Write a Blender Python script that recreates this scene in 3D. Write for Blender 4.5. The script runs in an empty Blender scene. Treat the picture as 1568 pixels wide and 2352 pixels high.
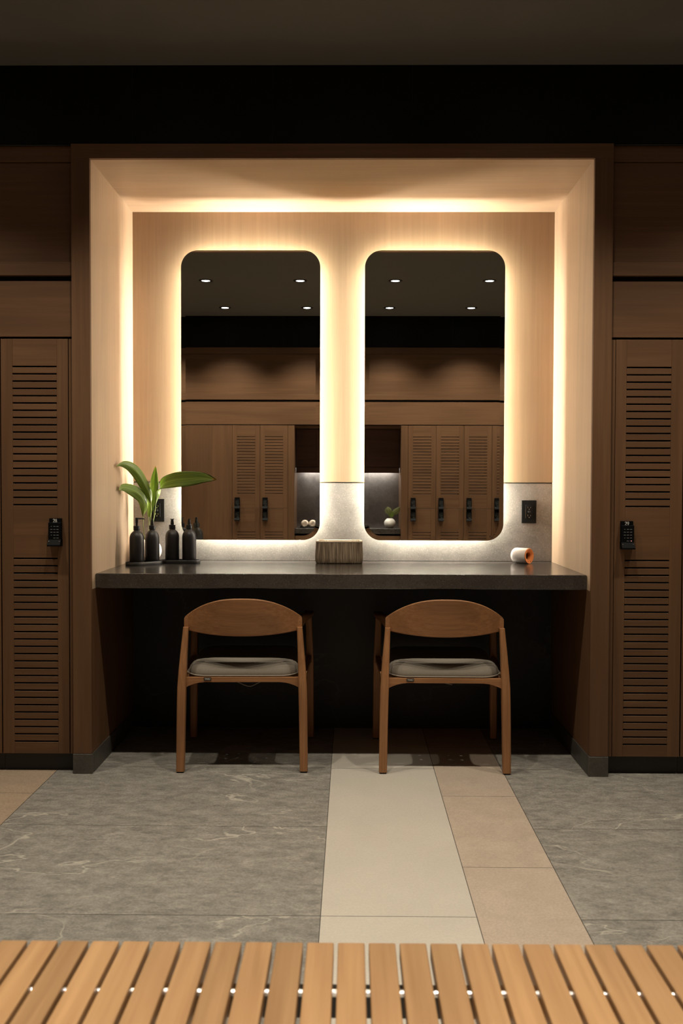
import bpy, bmesh, math, random
from mathutils import Vector, Matrix
random.seed(7)
PI = math.pi
SC = bpy.context.scene
COL = SC.collection

# ---------------------------------------------------------------- materials
def new_mat(name):
    m = bpy.data.materials.new(name); m.use_nodes = True
    nt = m.node_tree
    return m, nt, nt.nodes['Principled BSDF']

def plain(name, col, rough=0.5, metal=0.0, spec=0.5, emit=None, strength=0.0):
    m, nt, b = new_mat(name)
    b.inputs['Base Color'].default_value = (*col, 1)
    b.inputs['Roughness'].default_value = rough
    b.inputs['Metallic'].default_value = metal
    b.inputs['Specular IOR Level'].default_value = spec
    if emit:
        b.inputs['Emission Color'].default_value = (*emit, 1)
        b.inputs['Emission Strength'].default_value = strength
    return m

def node(nt, t, **kw):
    n = nt.nodes.new(t)
    for k, v in kw.items():
        if k.startswith('i_'):
            n.inputs[k[2:].replace('_', ' ')].default_value = v
        else:
            setattr(n, k, v)
    return n

def ramp(nt, stops, src):
    r = nt.nodes.new('ShaderNodeValToRGB')
    e = r.color_ramp.elements
    while len(e) < len(stops): e.new(0.5)
    for el, (p, c) in zip(e, stops):
        el.position = p; el.color = (*c, 1) if len(c) == 3 else c
    nt.links.new(src, r.inputs['Fac'])
    return r.outputs['Color']

def mixc(nt, a, b, fac, mode='MIX'):
    n = nt.nodes.new('ShaderNodeMix'); n.data_type = 'RGBA'; n.blend_type = mode
    for sock, v in ((n.inputs[0], fac), (n.inputs[6], a), (n.inputs[7], b)):
        if isinstance(v, (int, float)): sock.default_value = v
        elif isinstance(v, tuple): sock.default_value = (*v, 1)
        else: nt.links.new(v, sock)
    return n.outputs[2]

def mathn(nt, op, a, b=0.0, clamp=False):
    n = nt.nodes.new('ShaderNodeMath'); n.operation = op; n.use_clamp = clamp
    for i, v in enumerate((a, b)):
        if isinstance(v, (int, float)): n.inputs[i].default_value = v
        else: nt.links.new(v, n.inputs[i])
    return n.outputs[0]

def wood(name, dark, light, axis=2, rough=0.45, ring=3.0, fine=70.0, vary=0.0, fig=0.5, spec=0.3, bump=0.05):
    """stained veneer / solid timber with grain running along one local axis"""
    m, nt, b = new_mat(name)
    tc = node(nt, 'ShaderNodeTexCoord'); oi = node(nt, 'ShaderNodeObjectInfo')
    off = node(nt, 'ShaderNodeVectorMath', operation='ADD')
    comb = node(nt, 'ShaderNodeCombineXYZ')
    r3 = mathn(nt, 'MULTIPLY', oi.outputs['Random'], 7.0)
    for i in range(3): nt.links.new(r3, comb.inputs[i])
    nt.links.new(tc.outputs['Object'], off.inputs[0]); nt.links.new(comb.outputs[0], off.inputs[1])
    s1 = [ring]*3; s1[axis] = ring*0.12
    s2 = [fine]*3; s2[axis] = fine*0.03
    m1 = node(nt, 'ShaderNodeMapping'); m1.inputs['Scale'].default_value = s1
    m2 = node(nt, 'ShaderNodeMapping'); m2.inputs['Scale'].default_value = s2
    for mm in (m1, m2): nt.links.new(off.outputs[0], mm.inputs['Vector'])
    n1 = node(nt, 'ShaderNodeTexNoise', i_Scale=1.0, i_Detail=2.0, i_Roughness=0.5, i_Distortion=0.6)
    nt.links.new(m1.outputs[0], n1.inputs['Vector'])
    rings = mathn(nt, 'MULTIPLY', n1.outputs['Fac'], 26.0)
    rings = mathn(nt, 'SINE', rings)
    rings = mathn(nt, 'MULTIPLY_ADD', rings, 0.5); 
    rings.node.inputs[2].default_value = 0.5
    rings = mathn(nt, 'POWER', rings, 2.5)
    n2 = node(nt, 'ShaderNodeTexNoise', i_Scale=1.0, i_Detail=4.0, i_Roughness=0.6)
    nt.links.new(m2.outputs[0], n2.inputs['Vector'])
    base = ramp(nt, [(0.3, dark), (0.7, light)], n2.outputs['Fac'])
    mid = tuple(d*0.72 for d in dark)
    c = mixc(nt, base, mid, mathn(nt, 'MULTIPLY', rings, fig))
    n3 = node(nt, 'ShaderNodeTexNoise', i_Scale=1.7, i_Detail=2.0)
    nt.links.new(off.outputs[0], n3.inputs['Vector'])
    c = mixc(nt, c, tuple(x*1.15 for x in light), mathn(nt, 'MULTIPLY', n3.outputs['Fac'], 0.25))
    if vary:
        hsv = node(nt, 'ShaderNodeHueSaturation')
        v = mathn(nt, 'MULTIPLY_ADD', oi.outputs['Random'], vary); v.node.inputs[2].default_value = 1 - vary/2
        nt.links.new(v, hsv.inputs['Value']); nt.links.new(c, hsv.inputs['Color']); c = hsv.outputs[0]
    nt.links.new(c, b.inputs['Base Color'])
    b.inputs['Roughness'].default_value = rough
    b.inputs['Specular IOR Level'].default_value = spec
    bp = node(nt, 'ShaderNodeBump', i_Strength=bump, i_Distance=0.002)
    nt.links.new(n2.outputs['Fac'], bp.inputs['Height']); nt.links.new(bp.outputs[0], b.inputs['Normal'])
    return m

def stone(name, base, var, veins=0.0, veincol=(0.4, 0.36, 0.3), rough=0.5, scale=6.0, speck=0.0, streak=(1, 1, 1), spec=0.4, tiles=False, rot=0.0, speckcol=(0.55, 0.48, 0.38), bump=0.12, tone=0.0, grain=0.7, rgh=0.68, vw=0.008):
    m, nt, b = new_mat(name)
    tc = node(nt, 'ShaderNodeTexCoord')
    vec = tc.outputs['Object']
    if tiles:                                                  # each tile is cut from another place of the slab
        at = node(nt, 'ShaderNodeAttribute', attribute_name='slab')
        off = node(nt, 'ShaderNodeVectorMath', operation='ADD')
        comb = node(nt, 'ShaderNodeCombineXYZ')
        for i, k in enumerate((13.0, 7.0, 3.0)): nt.links.new(mathn(nt, 'MULTIPLY', at.outputs['Fac'], k), comb.inputs[i])
        nt.links.new(vec, off.inputs[0]); nt.links.new(comb.outputs[0], off.inputs[1]); vec = off.outputs[0]
    mp = node(nt, 'ShaderNodeMapping'); mp.inputs['Scale'].default_value = streak; mp.inputs['Rotation'].default_value = (0, 0, rot)
    nt.links.new(vec, mp.inputs['Vector'])
    n1 = node(nt, 'ShaderNodeTexNoise', i_Scale=scale, i_Detail=10.0, i_Roughness=rgh, i_Distortion=0.3)
    nt.links.new(mp.outputs[0], n1.inputs['Vector'])
    lo = tuple(x*(1-var) for x in base); hi = tuple(x*(1+var) for x in base)
    c = ramp(nt, [(0.3, lo), (0.7, hi)], n1.outputs['Fac'])
    n2 = node(nt, 'ShaderNodeTexNoise', i_Scale=140.0, i_Detail=3.0)
    nt.links.new(vec, n2.inputs['Vector'])
    c = mixc(nt, c, ramp(nt, [(0.3, (0.4, 0.4, 0.4)), (0.7, (0.6, 0.6, 0.6))], n2.outputs['Fac']), grain, 'OVERLAY')
    if veins:
        mp2 = node(nt, 'ShaderNodeMapping'); mp2.inputs['Rotation'].default_value = (0, 0, rot+0.25)
        mp2.inputs['Scale'].default_value = (0.55, 1.3, 1)
        nt.links.new(vec, mp2.inputs['Vector'])
        n3 = node(nt, 'ShaderNodeTexNoise', i_Scale=1.7, i_Detail=5.0, i_Roughness=0.55, i_Distortion=0.7)
        nt.links.new(mp2.outputs[0], n3.inputs['Vector'])
        d = mathn(nt, 'ABSOLUTE', mathn(nt, 'SUBTRACT', n3.outputs['Fac'], 0.5))
        v = mathn(nt, 'SUBTRACT', 1.0, mathn(nt, 'DIVIDE', d, vw), clamp=True)
        n4 = node(nt, 'ShaderNodeTexNoise', i_Scale=2.2, i_Detail=2.0)
        nt.links.new(vec, n4.inputs['Vector'])
        msk = mathn(nt, 'MULTIPLY', mathn(nt, 'SUBTRACT', n4.outputs['Fac'], 0.43, clamp=True), 7.0, clamp=True)
        c = mixc(nt, c, veincol, mathn(nt, 'MULTIPLY', mathn(nt, 'MULTIPLY', v, msk), veins))
    if speck:
        vo = node(nt, 'ShaderNodeTexVoronoi', i_Scale=210.0)
        nt.links.new(vec, vo.inputs['Vector'])
        s = mathn(nt, 'LESS_THAN', vo.outputs['Distance'], 0.22)
        sep = node(nt, 'ShaderNodeSeparateColor'); nt.links.new(vo.outputs['Color'], sep.inputs[0])
        s = mathn(nt, 'MULTIPLY', s, mathn(nt, 'GREATER_THAN', sep.outputs[0], 0.86))
        c = mixc(nt, c, speckcol, mathn(nt, 'MULTIPLY', s, speck))
    if tone:
        fr = mathn(nt, 'FRACT', mathn(nt, 'MULTIPLY', at.outputs['Fac'], 3.7))
        hv = node(nt, 'ShaderNodeHueSaturation'); vv = mathn(nt, 'MULTIPLY_ADD', fr, tone); vv.node.inputs[2].default_value = 1-tone/2
        nt.links.new(vv, hv.inputs['Value']); nt.links.new(c, hv.inputs['Color']); c = hv.outputs[0]
    nt.links.new(c, b.inputs['Base Color'])
    b.inputs['Roughness'].default_value = rough
    b.inputs['Specular IOR Level'].default_value = spec
    bp = node(nt, 'ShaderNodeBump', i_Strength=bump, i_Distance=0.003)
    nt.links.new(n1.outputs['Fac'], bp.inputs['Height']); nt.links.new(bp.outputs[0], b.inputs['Normal'])
    return m

def fabric(name, col, scale=900.0):
    m, nt, b = new_mat(name)
    tc = node(nt, 'ShaderNodeTexCoord')
    n = node(nt, 'ShaderNodeTexNoise', i_Scale=scale, i_Detail=2.0)
    nt.links.new(tc.outputs['Object'], n.inputs['Vector'])
    c = ramp(nt, [(0.3, tuple(x*0.75 for x in col)), (0.7, tuple(x*1.25 for x in col))], n.outputs['Fac'])
    nt.links.new(c, b.inputs['Base Color'])
    b.inputs['Roughness'].default_value = 0.95; b.inputs['Specular IOR Level'].default_value = 0.1
    bp = node(nt, 'ShaderNodeBump', i_Strength=0.3, i_Distance=0.001)
    nt.links.new(n.outputs['Fac'], bp.inputs['Height']); nt.links.new(bp.outputs[0], b.inputs['Normal'])
    return m

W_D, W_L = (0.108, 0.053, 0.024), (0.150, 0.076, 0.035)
M = {}
for ax, nm in ((0, 'x'), (1, 'y'), (2, 'z')):
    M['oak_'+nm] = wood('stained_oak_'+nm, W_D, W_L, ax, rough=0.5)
    M['teak_'+nm] = wood('teak_'+nm, (0.225, 0.100, 0.040), (0.36, 0.172, 0.072), ax, rough=0.45, ring=5, fine=120, fig=0.45)
    M['alc_'+nm] = wood('lit_oak_'+nm, (0.41, 0.296, 0.192), (0.475, 0.35, 0.233), ax, rough=0.5, ring=2.2, fig=0.28)  # lining copy of the stained oak, strip light put into its paler colour
M['back_oak'] = wood('alcove_back_oak', (0.248, 0.162, 0.099), (0.302, 0.20, 0.124), 2, rough=0.5, ring=2.2, fig=0.28)
M['bench'] = wood('bench_teak', (0.27, 0.143, 0.060), (0.38, 0.22, 0.100), 1, rough=0.4, ring=5, fine=60, vary=0.3, fig=0.22)
M['dark_wood'] = wood('dark_cabinet_wood', (0.06, 0.028, 0.02), (0.09, 0.042, 0.03), 0, rough=0.5)
M['slate'] = stone('grey_slate_tile', (0.215, 0.198, 0.166), 0.50, veins=1.0, veincol=(0.40, 0.37, 0.30), rough=0.55, scale=13.0, streak=(1, 1.7, 1), rot=0.6, tiles=True, tone=0.2, rgh=0.8, vw=0.006, grain=0.9)
M['ivory'] = stone('ivory_tile', (0.48, 0.435, 0.362), 0.04, rough=0.5, scale=4.0, tiles=True, grain=0.25, bump=0.03)
M['beige'] = stone('beige_tile', (0.40, 0.32, 0.243), 0.10, rough=0.55, scale=9.0, tiles=True, grain=0.5, bump=0.05)
M['tan'] = stone('tan_tile', (0.33, 0.245, 0.165), 0.12, rough=0.55, scale=5.0, streak=(0.6, 2, 1), tiles=True)
M['grout'] = plain('grout', (0.07, 0.06, 0.05), 0.9)
M['counter'] = stone('black_quartz', (0.034, 0.030, 0.026), 0.25, rough=0.2, scale=8.0, speck=0.4, spec=1.0, bump=0.0, speckcol=(0.3, 0.26, 0.2))
M['splash'] = stone('grey_quartz', (0.180, 0.155, 0.140), 0.34, rough=0.42, scale=5.0, speck=0.7, spec=0.4, speckcol=(0.6, 0.52, 0.42))
M['base_stone'] = stone('base_stone', (0.075, 0.066, 0.054), 0.3, rough=0.5, scale=14.0)
M['black_tile'] = stone('black_tile', (0.0055, 0.0055, 0.005), 0.3, rough=0.5, scale=4.0, spec=0.12)
M['black_seam'] = plain('pale_seam', (0.03, 0.029, 0.026), 0.8)
M['kneestone'] = stone('black_knee_stone', (0.012, 0.011, 0.010), 0.3, veins=0.5, veincol=(0.06, 0.055, 0.05), rough=0.5, scale=4.0)
M['ceil'] = plain('ceiling_paint', (0.158, 0.155, 0.142), 0.9, spec=0.1)
M['wallpaint'] = plain('wall_paint', (0.22, 0.19, 0.15), 0.9, spec=0.1)
M['plinth'] = plain('dark_plinth', (0.02, 0.019, 0.017), 0.6)
M['inside'] = plain('locker_inside', (0.03, 0.018, 0.011), 0.8)
M['black_plastic'] = plain('black_plastic', (0.006, 0.006, 0.006), 0.4, spec=0.35)
M['lock_black'] = plain('lock_black', (0.003, 0.003, 0.003), 0.6, spec=0.08)
M['black_satin'] = plain('black_satin', (0.012, 0.011, 0.010), 0.42, spec=0.5)
M['black_matte'] = plain('matte_black_coating', (0.012, 0.010, 0.009), 0.45, spec=0.5)
M['mark'] = plain('grey_print', (0.25, 0.25, 0.24), 0.6)
M['num'] = plain('pale_print', (0.72, 0.70, 0.62), 0.6)
M['chrome'] = plain('chrome', (0.8, 0.8, 0.8), 0.12, 1.0)
M['steel'] = plain('steel', (0.75, 0.73, 0.7), 0.2, 1.0)
M['socket_black'] = plain('socket_black', (0.006, 0.0055, 0.005), 0.6, spec=0.12)
M['rod'] = plain('brushed_rod', (0.85, 0.83, 0.8), 0.2, 1.0)
M['red_led'] = plain('red_led', (0.6, 0.05, 0.05), 0.4, emit=(1, 0.35, 0.3), strength=1.5)
M['mirror'] = plain('mirror_silver', (0.92, 0.93, 0.90), 0.0, 1.0)
M['glass_edge'] = plain('mirror_edge', (0.25, 0.45, 0.38), 0.15)
M['backing'] = plain('mirror_backing', (0.6, 0.58, 0.52), 0.6)
LEDC = (1.0, 0.905, 0.79)
M['led'] = plain('led_diffuser', (0.9, 0.9, 0.85), 0.5, emit=LEDC, strength=162.0)
M['underlight'] = plain('under_cabinet_diffuser', (0.9, 0.9, 0.9), 0.5, emit=(0.95, 0.95, 0.92), strength=62.0)
M['lens'] = plain('downlight_lens', (0.9, 0.9, 0.9), 0.4, emit=(0.95, 0.97, 1.0), strength=14.0)
M['ceramic'] = plain('white_ceramic', (0.72, 0.68, 0.62), 0.3)
M['towel'] = fabric('cream_towel', (0.62, 0.52, 0.42), 300)
M['cushion'] = fabric('taupe_fabric', (0.215, 0.185, 0.145))
M['piping'] = fabric('taupe_piping', (0.26, 0.225, 0.18))
M['rubber'] = plain('black_rubber', (0.01, 0.01, 0.01), 0.7)
M['white_gloss'] = plain('white_gloss_plastic', (0.75, 0.72, 0.68), 0.2)
M['orange'] = plain('orange_plastic', (0.74, 0.24, 0.06), 0.4)
M['cord'] = plain('grey_cord', (0.2, 0.17, 0.14), 0.8)

def basket_mat():
    m, nt, b = new_mat('dried_stalks')
    tc = node(nt, 'ShaderNodeTexCoord'); mp = node(nt, 'ShaderNodeMapping'); mp.inputs['Scale'].default_value = (160, 160, 6)
    nt.links.new(tc.outputs['Object'], mp.inputs['Vector'])
    n = node(nt, 'ShaderNodeTexNoise', i_Scale=1.0, i_Detail=3.0); nt.links.new(mp.outputs[0], n.inputs['Vector'])
    c = ramp(nt, [(0.3, (0.10, 0.068, 0.040)), (0.5, (0.24, 0.175, 0.11)), (0.75, (0.46, 0.36, 0.24))], n.outputs['Fac'])
    nt.links.new(c, b.inputs['Base Color']); b.inputs['Roughness'].default_value = 0.6
    return m
M['basket'] = basket_mat()

M['basket_rim'] = plain('lit_rim_stalks', (0.60, 0.50, 0.36), 0.7)  # glow of the mirror strips put into the rim as a paler colour

def leaf_mat(name, dark, light, tip=None):
    m, nt, b = new_mat(name)
    uv = node(nt, 'ShaderNodeUVMap'); sep = node(nt, 'ShaderNodeSeparateXYZ'); nt.links.new(uv.outputs[0], sep.inputs[0])
    mp = node(nt, 'ShaderNodeMapping'); mp.inputs['Scale'].default_value = (30, 1.6, 1); nt.links.new(uv.outputs[0], mp.inputs['Vector'])
    n = node(nt, 'ShaderNodeTexNoise', i_Scale=1.0, i_Detail=3.0); nt.links.new(mp.outputs[0], n.inputs['Vector'])
    c = ramp(nt, [(0.35, dark), (0.68, light)], n.outputs['Fac'])
    mid = mathn(nt, 'SUBTRACT', 1.0, mathn(nt, 'DIVIDE', mathn(nt, 'ABSOLUTE', mathn(nt, 'SUBTRACT', sep.outputs[0], 0.5)), 0.035), clamp=True)
    c = mixc(nt, c, tuple(min(1, x*1.5) for x in light), mathn(nt, 'MULTIPLY', mid, 0.6))
    if tip:
        t = mathn(nt, 'MULTIPLY', mathn(nt, 'SUBTRACT', sep.outputs[1], 0.95, clamp=True), 25.0, clamp=True)
        c = mixc(nt, c, tip, t)
    nt.links.new(c, b.inputs['Base Color']); b.inputs['Roughness'].default_value = 0.35
    tr = node(nt, 'ShaderNodeBsdfTranslucent'); nt.links.new(c, tr.inputs['Color'])
    mx = node(nt, 'ShaderNodeMixShader'); mx.inputs[0].default_value = 0.42
    out = nt.nodes['Material Output']
    nt.links.new(b.outputs[0], mx.inputs[1]); nt.links.new(tr.outputs[0], mx.inputs[2]); nt.links.new(mx.outputs[0], out.inputs['Surface'])
    return m
M['leaf'] = leaf_mat('green_leaf', (0.10, 0.20, 0.025), (0.38, 0.50, 0.10), tip=(0.55, 0.32, 0.08))
M['leaf_pale'] = leaf_mat('pale_leaf', (0.07, 0.16, 0.03), (0.55, 0.52, 0.28))
M['stem'] = plain('green_stem', (0.25, 0.30, 0.09), 0.5)

# ---------------------------------------------------------------- mesh helpers
class MB:
    """collects shapes of one mesh; org is subtracted so shapes can be given in room coordinates"""
    def __init__(s, org=(0, 0, 0)):
        s.bm = bmesh.new(); s.org = Vector(org); s.mi = 0
    def v(s, p): return s.bm.verts.new(Vector(p)-s.org)
    def face(s, vs):
        try:
            f = s.bm.faces.new(vs); f.material_index = s.mi; return f
        except ValueError: return None
    def box(s, x0, x1, y0, y1, z0, z1, bev=0.0, seg=2):
        vs = [s.v((x, y, z)) for x in (x0, x1) for y in (y0, y1) for z in (z0, z1)]
        fs = [s.face([vs[i] for i in q]) for q in ((0, 1, 3, 2), (4, 6, 7, 5), (0, 4, 5, 1), (2, 3, 7, 6), (0, 2, 6, 4), (1, 5, 7, 3))]
        if bev:
            es = list({e for f in fs for e in f.edges})
            r = bmesh.ops.bevel(s.bm, geom=es, offset=bev, segments=seg, affect='EDGES', profile=0.5)
            for f in r['faces']: f.material_index = s.mi
        return s
    def quad(s, *pts):
        s.face([s.v(p) for p in pts]); return s
    def loft(s, rings, caps=True, closed=True):
        """rings: lists of points, same count"""
        R = [[s.v(p) for p in r] for r in rings]
        n = len(R[0])
        for a, b in zip(R, R[1:]):
            for i in range(n if closed else n-1):
                j = (i+1) % n
                s.face([a[i], a[j], b[j], b[i]])
        if caps and closed:
            s.face(list(reversed(R[0]))); s.face(R[-1])
        return s
    def lathe(s, prof, c=(0, 0, 0), seg=40, axis=None, caps=True):
        """prof: (r, h) pairs around an axis (default z) through c"""
        rot = Matrix.Identity(3)
        if axis is not None:
            rot = Vector((0, 0, 1)).rotation_difference(Vector(axis).normalized()).to_matrix()
        rings = []
        for r, h in prof:
            rings.append([Vector(c)+rot @ Vector((max(r, 1e-5)*math.cos(2*PI*i/seg), max(r, 1e-5)*math.sin(2*PI*i/seg), h)) for i in range(seg)])
        return s.loft(rings, caps=caps)
    def tube(s, pts, rad, seg=10):
        pts = [Vector(p) for p in pts]
        if not isinstance(rad, (list, tuple)): rad = [rad]*len(pts)
        rings = []; up = Vector((0, 0, 1)); prev = None
        for i, p in enumerate(pts):
            t = (pts[min(i+1, len(pts)-1)]-pts[max(i-1, 0)]).normalized()
            a = prev - t*prev.dot(t) if prev else (up-t*up.dot(t) if abs(t.z) < 0.9 else Vector((1, 0, 0))-t*t.x)
            a.normalize(); prev = a; b = t.cross(a)
            rings.append([p+(a*math.cos(2*PI*k/seg)+b*math.sin(2*PI*k/seg))*rad[i] for k in range(seg)])
        return s.loft(rings)
    def build(s, name, mats, parent=None, smooth=None, loc=None):
        bmesh.ops.remove_doubles(s.bm, verts=s.bm.verts, dist=1e-6)
        bmesh.ops.recalc_face_normals(s.bm, faces=s.bm.faces)
        me = bpy.data.meshes.new(name); s.bm.to_mesh(me); s.bm.free()
        for m in (mats if isinstance(mats, (list, tuple)) else [mats]): me.materials.append(m)
        o = bpy.data.objects.new(name, me); COL.objects.link(o)
        if parent: o.parent = parent
        if loc is not None: o.location = loc
        if smooth is not None:
            for p in me.polygons: p.use_smooth = True
            me.set_sharp_from_angle(angle=math.radians(smooth))
        return o

def tag(o, label=None, cat=None, group=None, kind=None):
    if label: o['label'] = label
    if cat: o['category'] = cat
    if group: o['group'] = group
    if kind: o['kind'] = kind
    return o

def thing(name, label, cat, loc=(0, 0, 0), rz=0.0, group=None):
    o = bpy.data.objects.new(name, None); COL.objects.link(o)
    o.empty_display_size = 0.1
    o.location = loc; o.rotation_euler = (0, 0, rz)
    return tag(o, label, cat, group)

def dup(root, loc=None, rz=None, label=None, group=None):
    def cp(o, par):
        c = o.copy(); COL.objects.link(c)
        if par is not None: c.parent = par
        for ch in list(o.children): cp(ch, c)
        return c
    r = cp(root, None)
    if loc is not None: r.location = loc
    if rz is not None: r.rotation_euler = (0, 0, rz)
    if label: r['label'] = label
    if group: r['group'] = group
    return r

def rrect(x0, x1, z0, z1, r, seg=8):
    pts = []
    for cx, cz, a0 in ((x1-r, z1-r, 0), (x0+r, z1-r, 90), (x0+r, z0+r, 180), (x1-r, z0+r, 270)):
        for k in range(seg+1):
            a = math.radians(a0+90*k/seg)
            pts.append((cx+r*math.cos(a), cz+r*math.sin(a)))
    return pts

def spline(pts, n):
    """Catmull-Rom through points"""
    P = [Vector(p) for p in pts]; P = [2*P[0]-P[1]]+P+[2*P[-1]-P[-2]]
    out = []; segs = len(P)-3
    for k in range(n):
        t = k/(n-1)*segs; i = min(int(t), segs-1); u = t-i
        a, b, c, d = P[i:i+4]
        out.append(0.5*((2*b)+(c-a)*u+(2*a-5*b+4*c-d)*u*u+(3*b-a-3*c+d)*u**3))
    return out

# digits drawn as strokes (broad and thin like a book face): list of strokes of (x, y, width)
DIG = {
 '2': [[(0.06, 0.74, .10), (0.10, 0.86, .12), (0.22, 0.96, .10), (0.36, 0.95, .14), (0.46, 0.82, .17), (0.44, 0.64, .17), (0.32, 0.44, .13), (0.16, 0.22, .09), (0.06, 0.07, .08)],
       [(0.04, 0.06, .13), (0.3, 0.06, .13), (0.52, 0.07, .13)], [(0.50, 0.06, .08), (0.56, 0.2, .05)]],
 '8': [[(0.28, 0.96, .08), (0.13, 0.88, .12), (0.11, 0.74, .14), (0.22, 0.60, .14), (0.38, 0.46, .14), (0.48, 0.30, .15), (0.44, 0.12, .13), (0.28, 0.04, .08), (0.12, 0.11, .11), (0.07, 0.26, .13), (0.14, 0.42, .10), (0.30, 0.54, .09), (0.42, 0.68, .10), (0.43, 0.84, .11), (0.28, 0.96, .08)]],
 '9': [[(0.42, 0.50, .08), (0.28, 0.42, .09), (0.13, 0.50, .13), (0.08, 0.70, .16), (0.15, 0.88, .12), (0.28, 0.96, .08), (0.42, 0.88, .13), (0.48, 0.68, .17), (0.45, 0.42, .15), (0.33, 0.18, .10), (0.10, 0.03, .06)]],
}
def strokes(mb, chars, x0, y, z0, h, facing=-1, gap=0.6):
    """flat raised lettering in the x-z plane at depth y; facing -1 looks towards -y"""
    x = x0
    for ch in chars:
        for st in DIG[ch]:
            c = [Vector((p[0], p[1])) for p in st]
            P = spline([(p[0], p[1], p[2]) for p in st], len(st)*4)
            L, Rr = [], []
            for i, p in enumerate(P):
                t = (P[min(i+1, len(P)-1)]-P[max(i-1, 0)]); t = Vector((t.x, t.y)).normalized(); nrm = Vector((-t.y, t.x))*p.z*0.42
                L.append((x+(p.x+nrm.x)*h, y, z0+(p.y+nrm.y)*h)); Rr.append((x+(p.x-nrm.x)*h, y, z0+(p.y-nrm.y)*h))
            for i in range(len(P)-1):
                mb.quad(L[i], L[i+1], Rr[i+1], Rr[i])
        x += gap*h
    return mb

# ---------------------------------------------------------------- main dimensions (metres)
XL, XR = -1.0527, 0.9659          # alcove opening
YF, YB = 4.0, 4.785               # alcove front and back
ZT = 2.483                        # alcove head
ZR = 2.541                        # top of joinery
ZC = 2.852                        # ceiling
YC, HC, HB = 4.066, 0.812, 0.751  # counter front, top, underside
PXL, PXR = -1.127, 1.040          # outer edges of the posts
YO = -0.46                        # face of the opposite wall of lockers
XW = 2.7                          # side walls

# ---------------------------------------------------------------- room shell
def floor():
    mb = MB(); bm = mb.bm
    lay = bm.faces.layers.float.new('slab')
    mats = [M['grout'], M['slate'], M['ivory'], M['beige'], M['tan']]
    mb.mi = 0
    mb.quad((-XW, -1.3, -0.002), (XW, -1.3, -0.002), (XW, 4.85, -0.002), (-XW, 4.85, -0.002))
    strips = [(-XW, -1.209, 4, 3.747, 0.70), (-1.209, -0.081, 1, 2.684, 0.710), (-0.081, 0.346, 2, 2.684, 1.417),
              (0.346, 0.627, 3, 3.038, 0.70), (0.627, 1.753, 1, 2.672, 0.713), (1.753, XW, 4, 3.747, 0.70)]
    g = 0.0011
    for x0, x1, mi, s0, pit in strips:
        k0 = math.floor((-1.3-s0)/pit)
        for k in range(k0, k0+20):
            a, b = max(s0+k*pit, -1.3), min(s0+(k+1)*pit, 4.85)
            if b-a < 0.02: continue
            mb.mi = mi
            f = mb.face([mb.v(p) for p in ((x0+g, a+g, 0), (x1-g, a+g, 0), (x1-g, b-g, 0), (x0+g, b-g, 0))])
            f[lay] = random.random()*5
    tag(mb.build('floor', mats), kind='structure')
floor()

def struct(name, mats, *boxes):
    mb = MB()
    for b in boxes: mb.box(*b)
    return tag(mb.build(name, mats), kind='structure')
struct('ceiling', M['ceil'], (-XW, XW, -1.3, 4.9, ZC, ZC+0.1))
struct('wall_back', M['wallpaint'], (-XW, XW, 4.80, 4.9, 0, ZC))
struct('wall_front', M['wallpaint'], (-XW, XW, -1.3, -1.2, 0, ZC))
struct('wall_left', M['wallpaint'], (-XW-0.1, -XW, -1.3, 4.9, 0, ZC))
struct('wall_right', M['wallpaint'], (XW, XW+0.1, -1.3, 4.9, 0, ZC))

def bulkhead(name, y0, y1, face, shift):
    """black tiled band between joinery and ceiling, thin pale joints"""
    mb = MB(); pit = 0.56; x = -XW
    xs = sorted([-0.881+shift+pit*k for k in range(-8, 12) if -XW < -0.881+shift+pit*k < XW])
    edges = [-XW]+xs+[XW]
    mb.mi = 1; mb.box(-XW, XW, y0+0.002 if face < 0 else y0, y1 if face < 0 else y1-0.002, ZR+0.001, ZC)
    mb.mi = 0
    for a, b in zip(edges, edges[1:]):
        if face < 0: mb.box(a+0.0006, b-0.0006, y0, y0+0.01, ZR+0.001, ZC)
        else: mb.box(a+0.0006, b-0.0006, y1-0.01, y1, ZR+0.001, ZC)
    return tag(mb.build(name, [M['black_tile'], M['black_seam']]), kind='structure')
bulkhead('trim_1', YF+0.005, 4.80, -1, 0.0)
bulkhead('trim_2', -1.2, YO-0.005, 1, 0.2)

# ---------------------------------------------------------------- alcove joinery
al = thing('alcove_surround', 'large wood-lined alcove framing the two lit mirrors and the black counter', 'alcove', (0, YF, 0))
A = (0, YF, 0)
BZ = 0.083
for x0, x1 in ((PXL, XL), (XR, PXR)):
    MB(A).box(x0, x1, YF, YF+0.02, BZ, ZT, 0.0008, 1).build('post', M['oak_z'], al)
MB(A).box(PXL, PXR, YF, YF+0.02, ZT, ZR, 0.0008, 1).build('header', M['oak_x'], al)
for a_, b_ in ((XL-0.02, XL), (XR, XR+0.02)):
    MB(A).box(a_, b_, YF+0.02, YB+0.012, HB+0.0006, ZT+0.02).build('side_lining', M['alc_z'], al)
    MB(A).box(a_, b_, YF+0.02, YB+0.012, BZ, HB-0.0006).build('shaded_lining', M['oak_z'], al)  # same lining below the counter, its shade put in as darker oak
MB(A).box(XL, XR, YF+0.02, YB+0.012, ZT, ZT+0.02).build('head_lining', M['alc_x'], al)
MB(A).box(XL, XR, YB, YB+0.012, 1.193, ZT).build('back_panel', M['back_oak'], al)
MB(A).box(XL, XR, YB+0.002, YB+0.012, HC, 1.1875, 0.0015, 1).build('backsplash', M['splash'], al)['label'] = 'grey speckled stone backsplash'
MB(A).box(XL, XR, YB, YB+0.012, 0, HC-0.001).build('knee_panel', M['kneestone'], al)['label'] = 'black stone panel under the counter'
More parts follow.
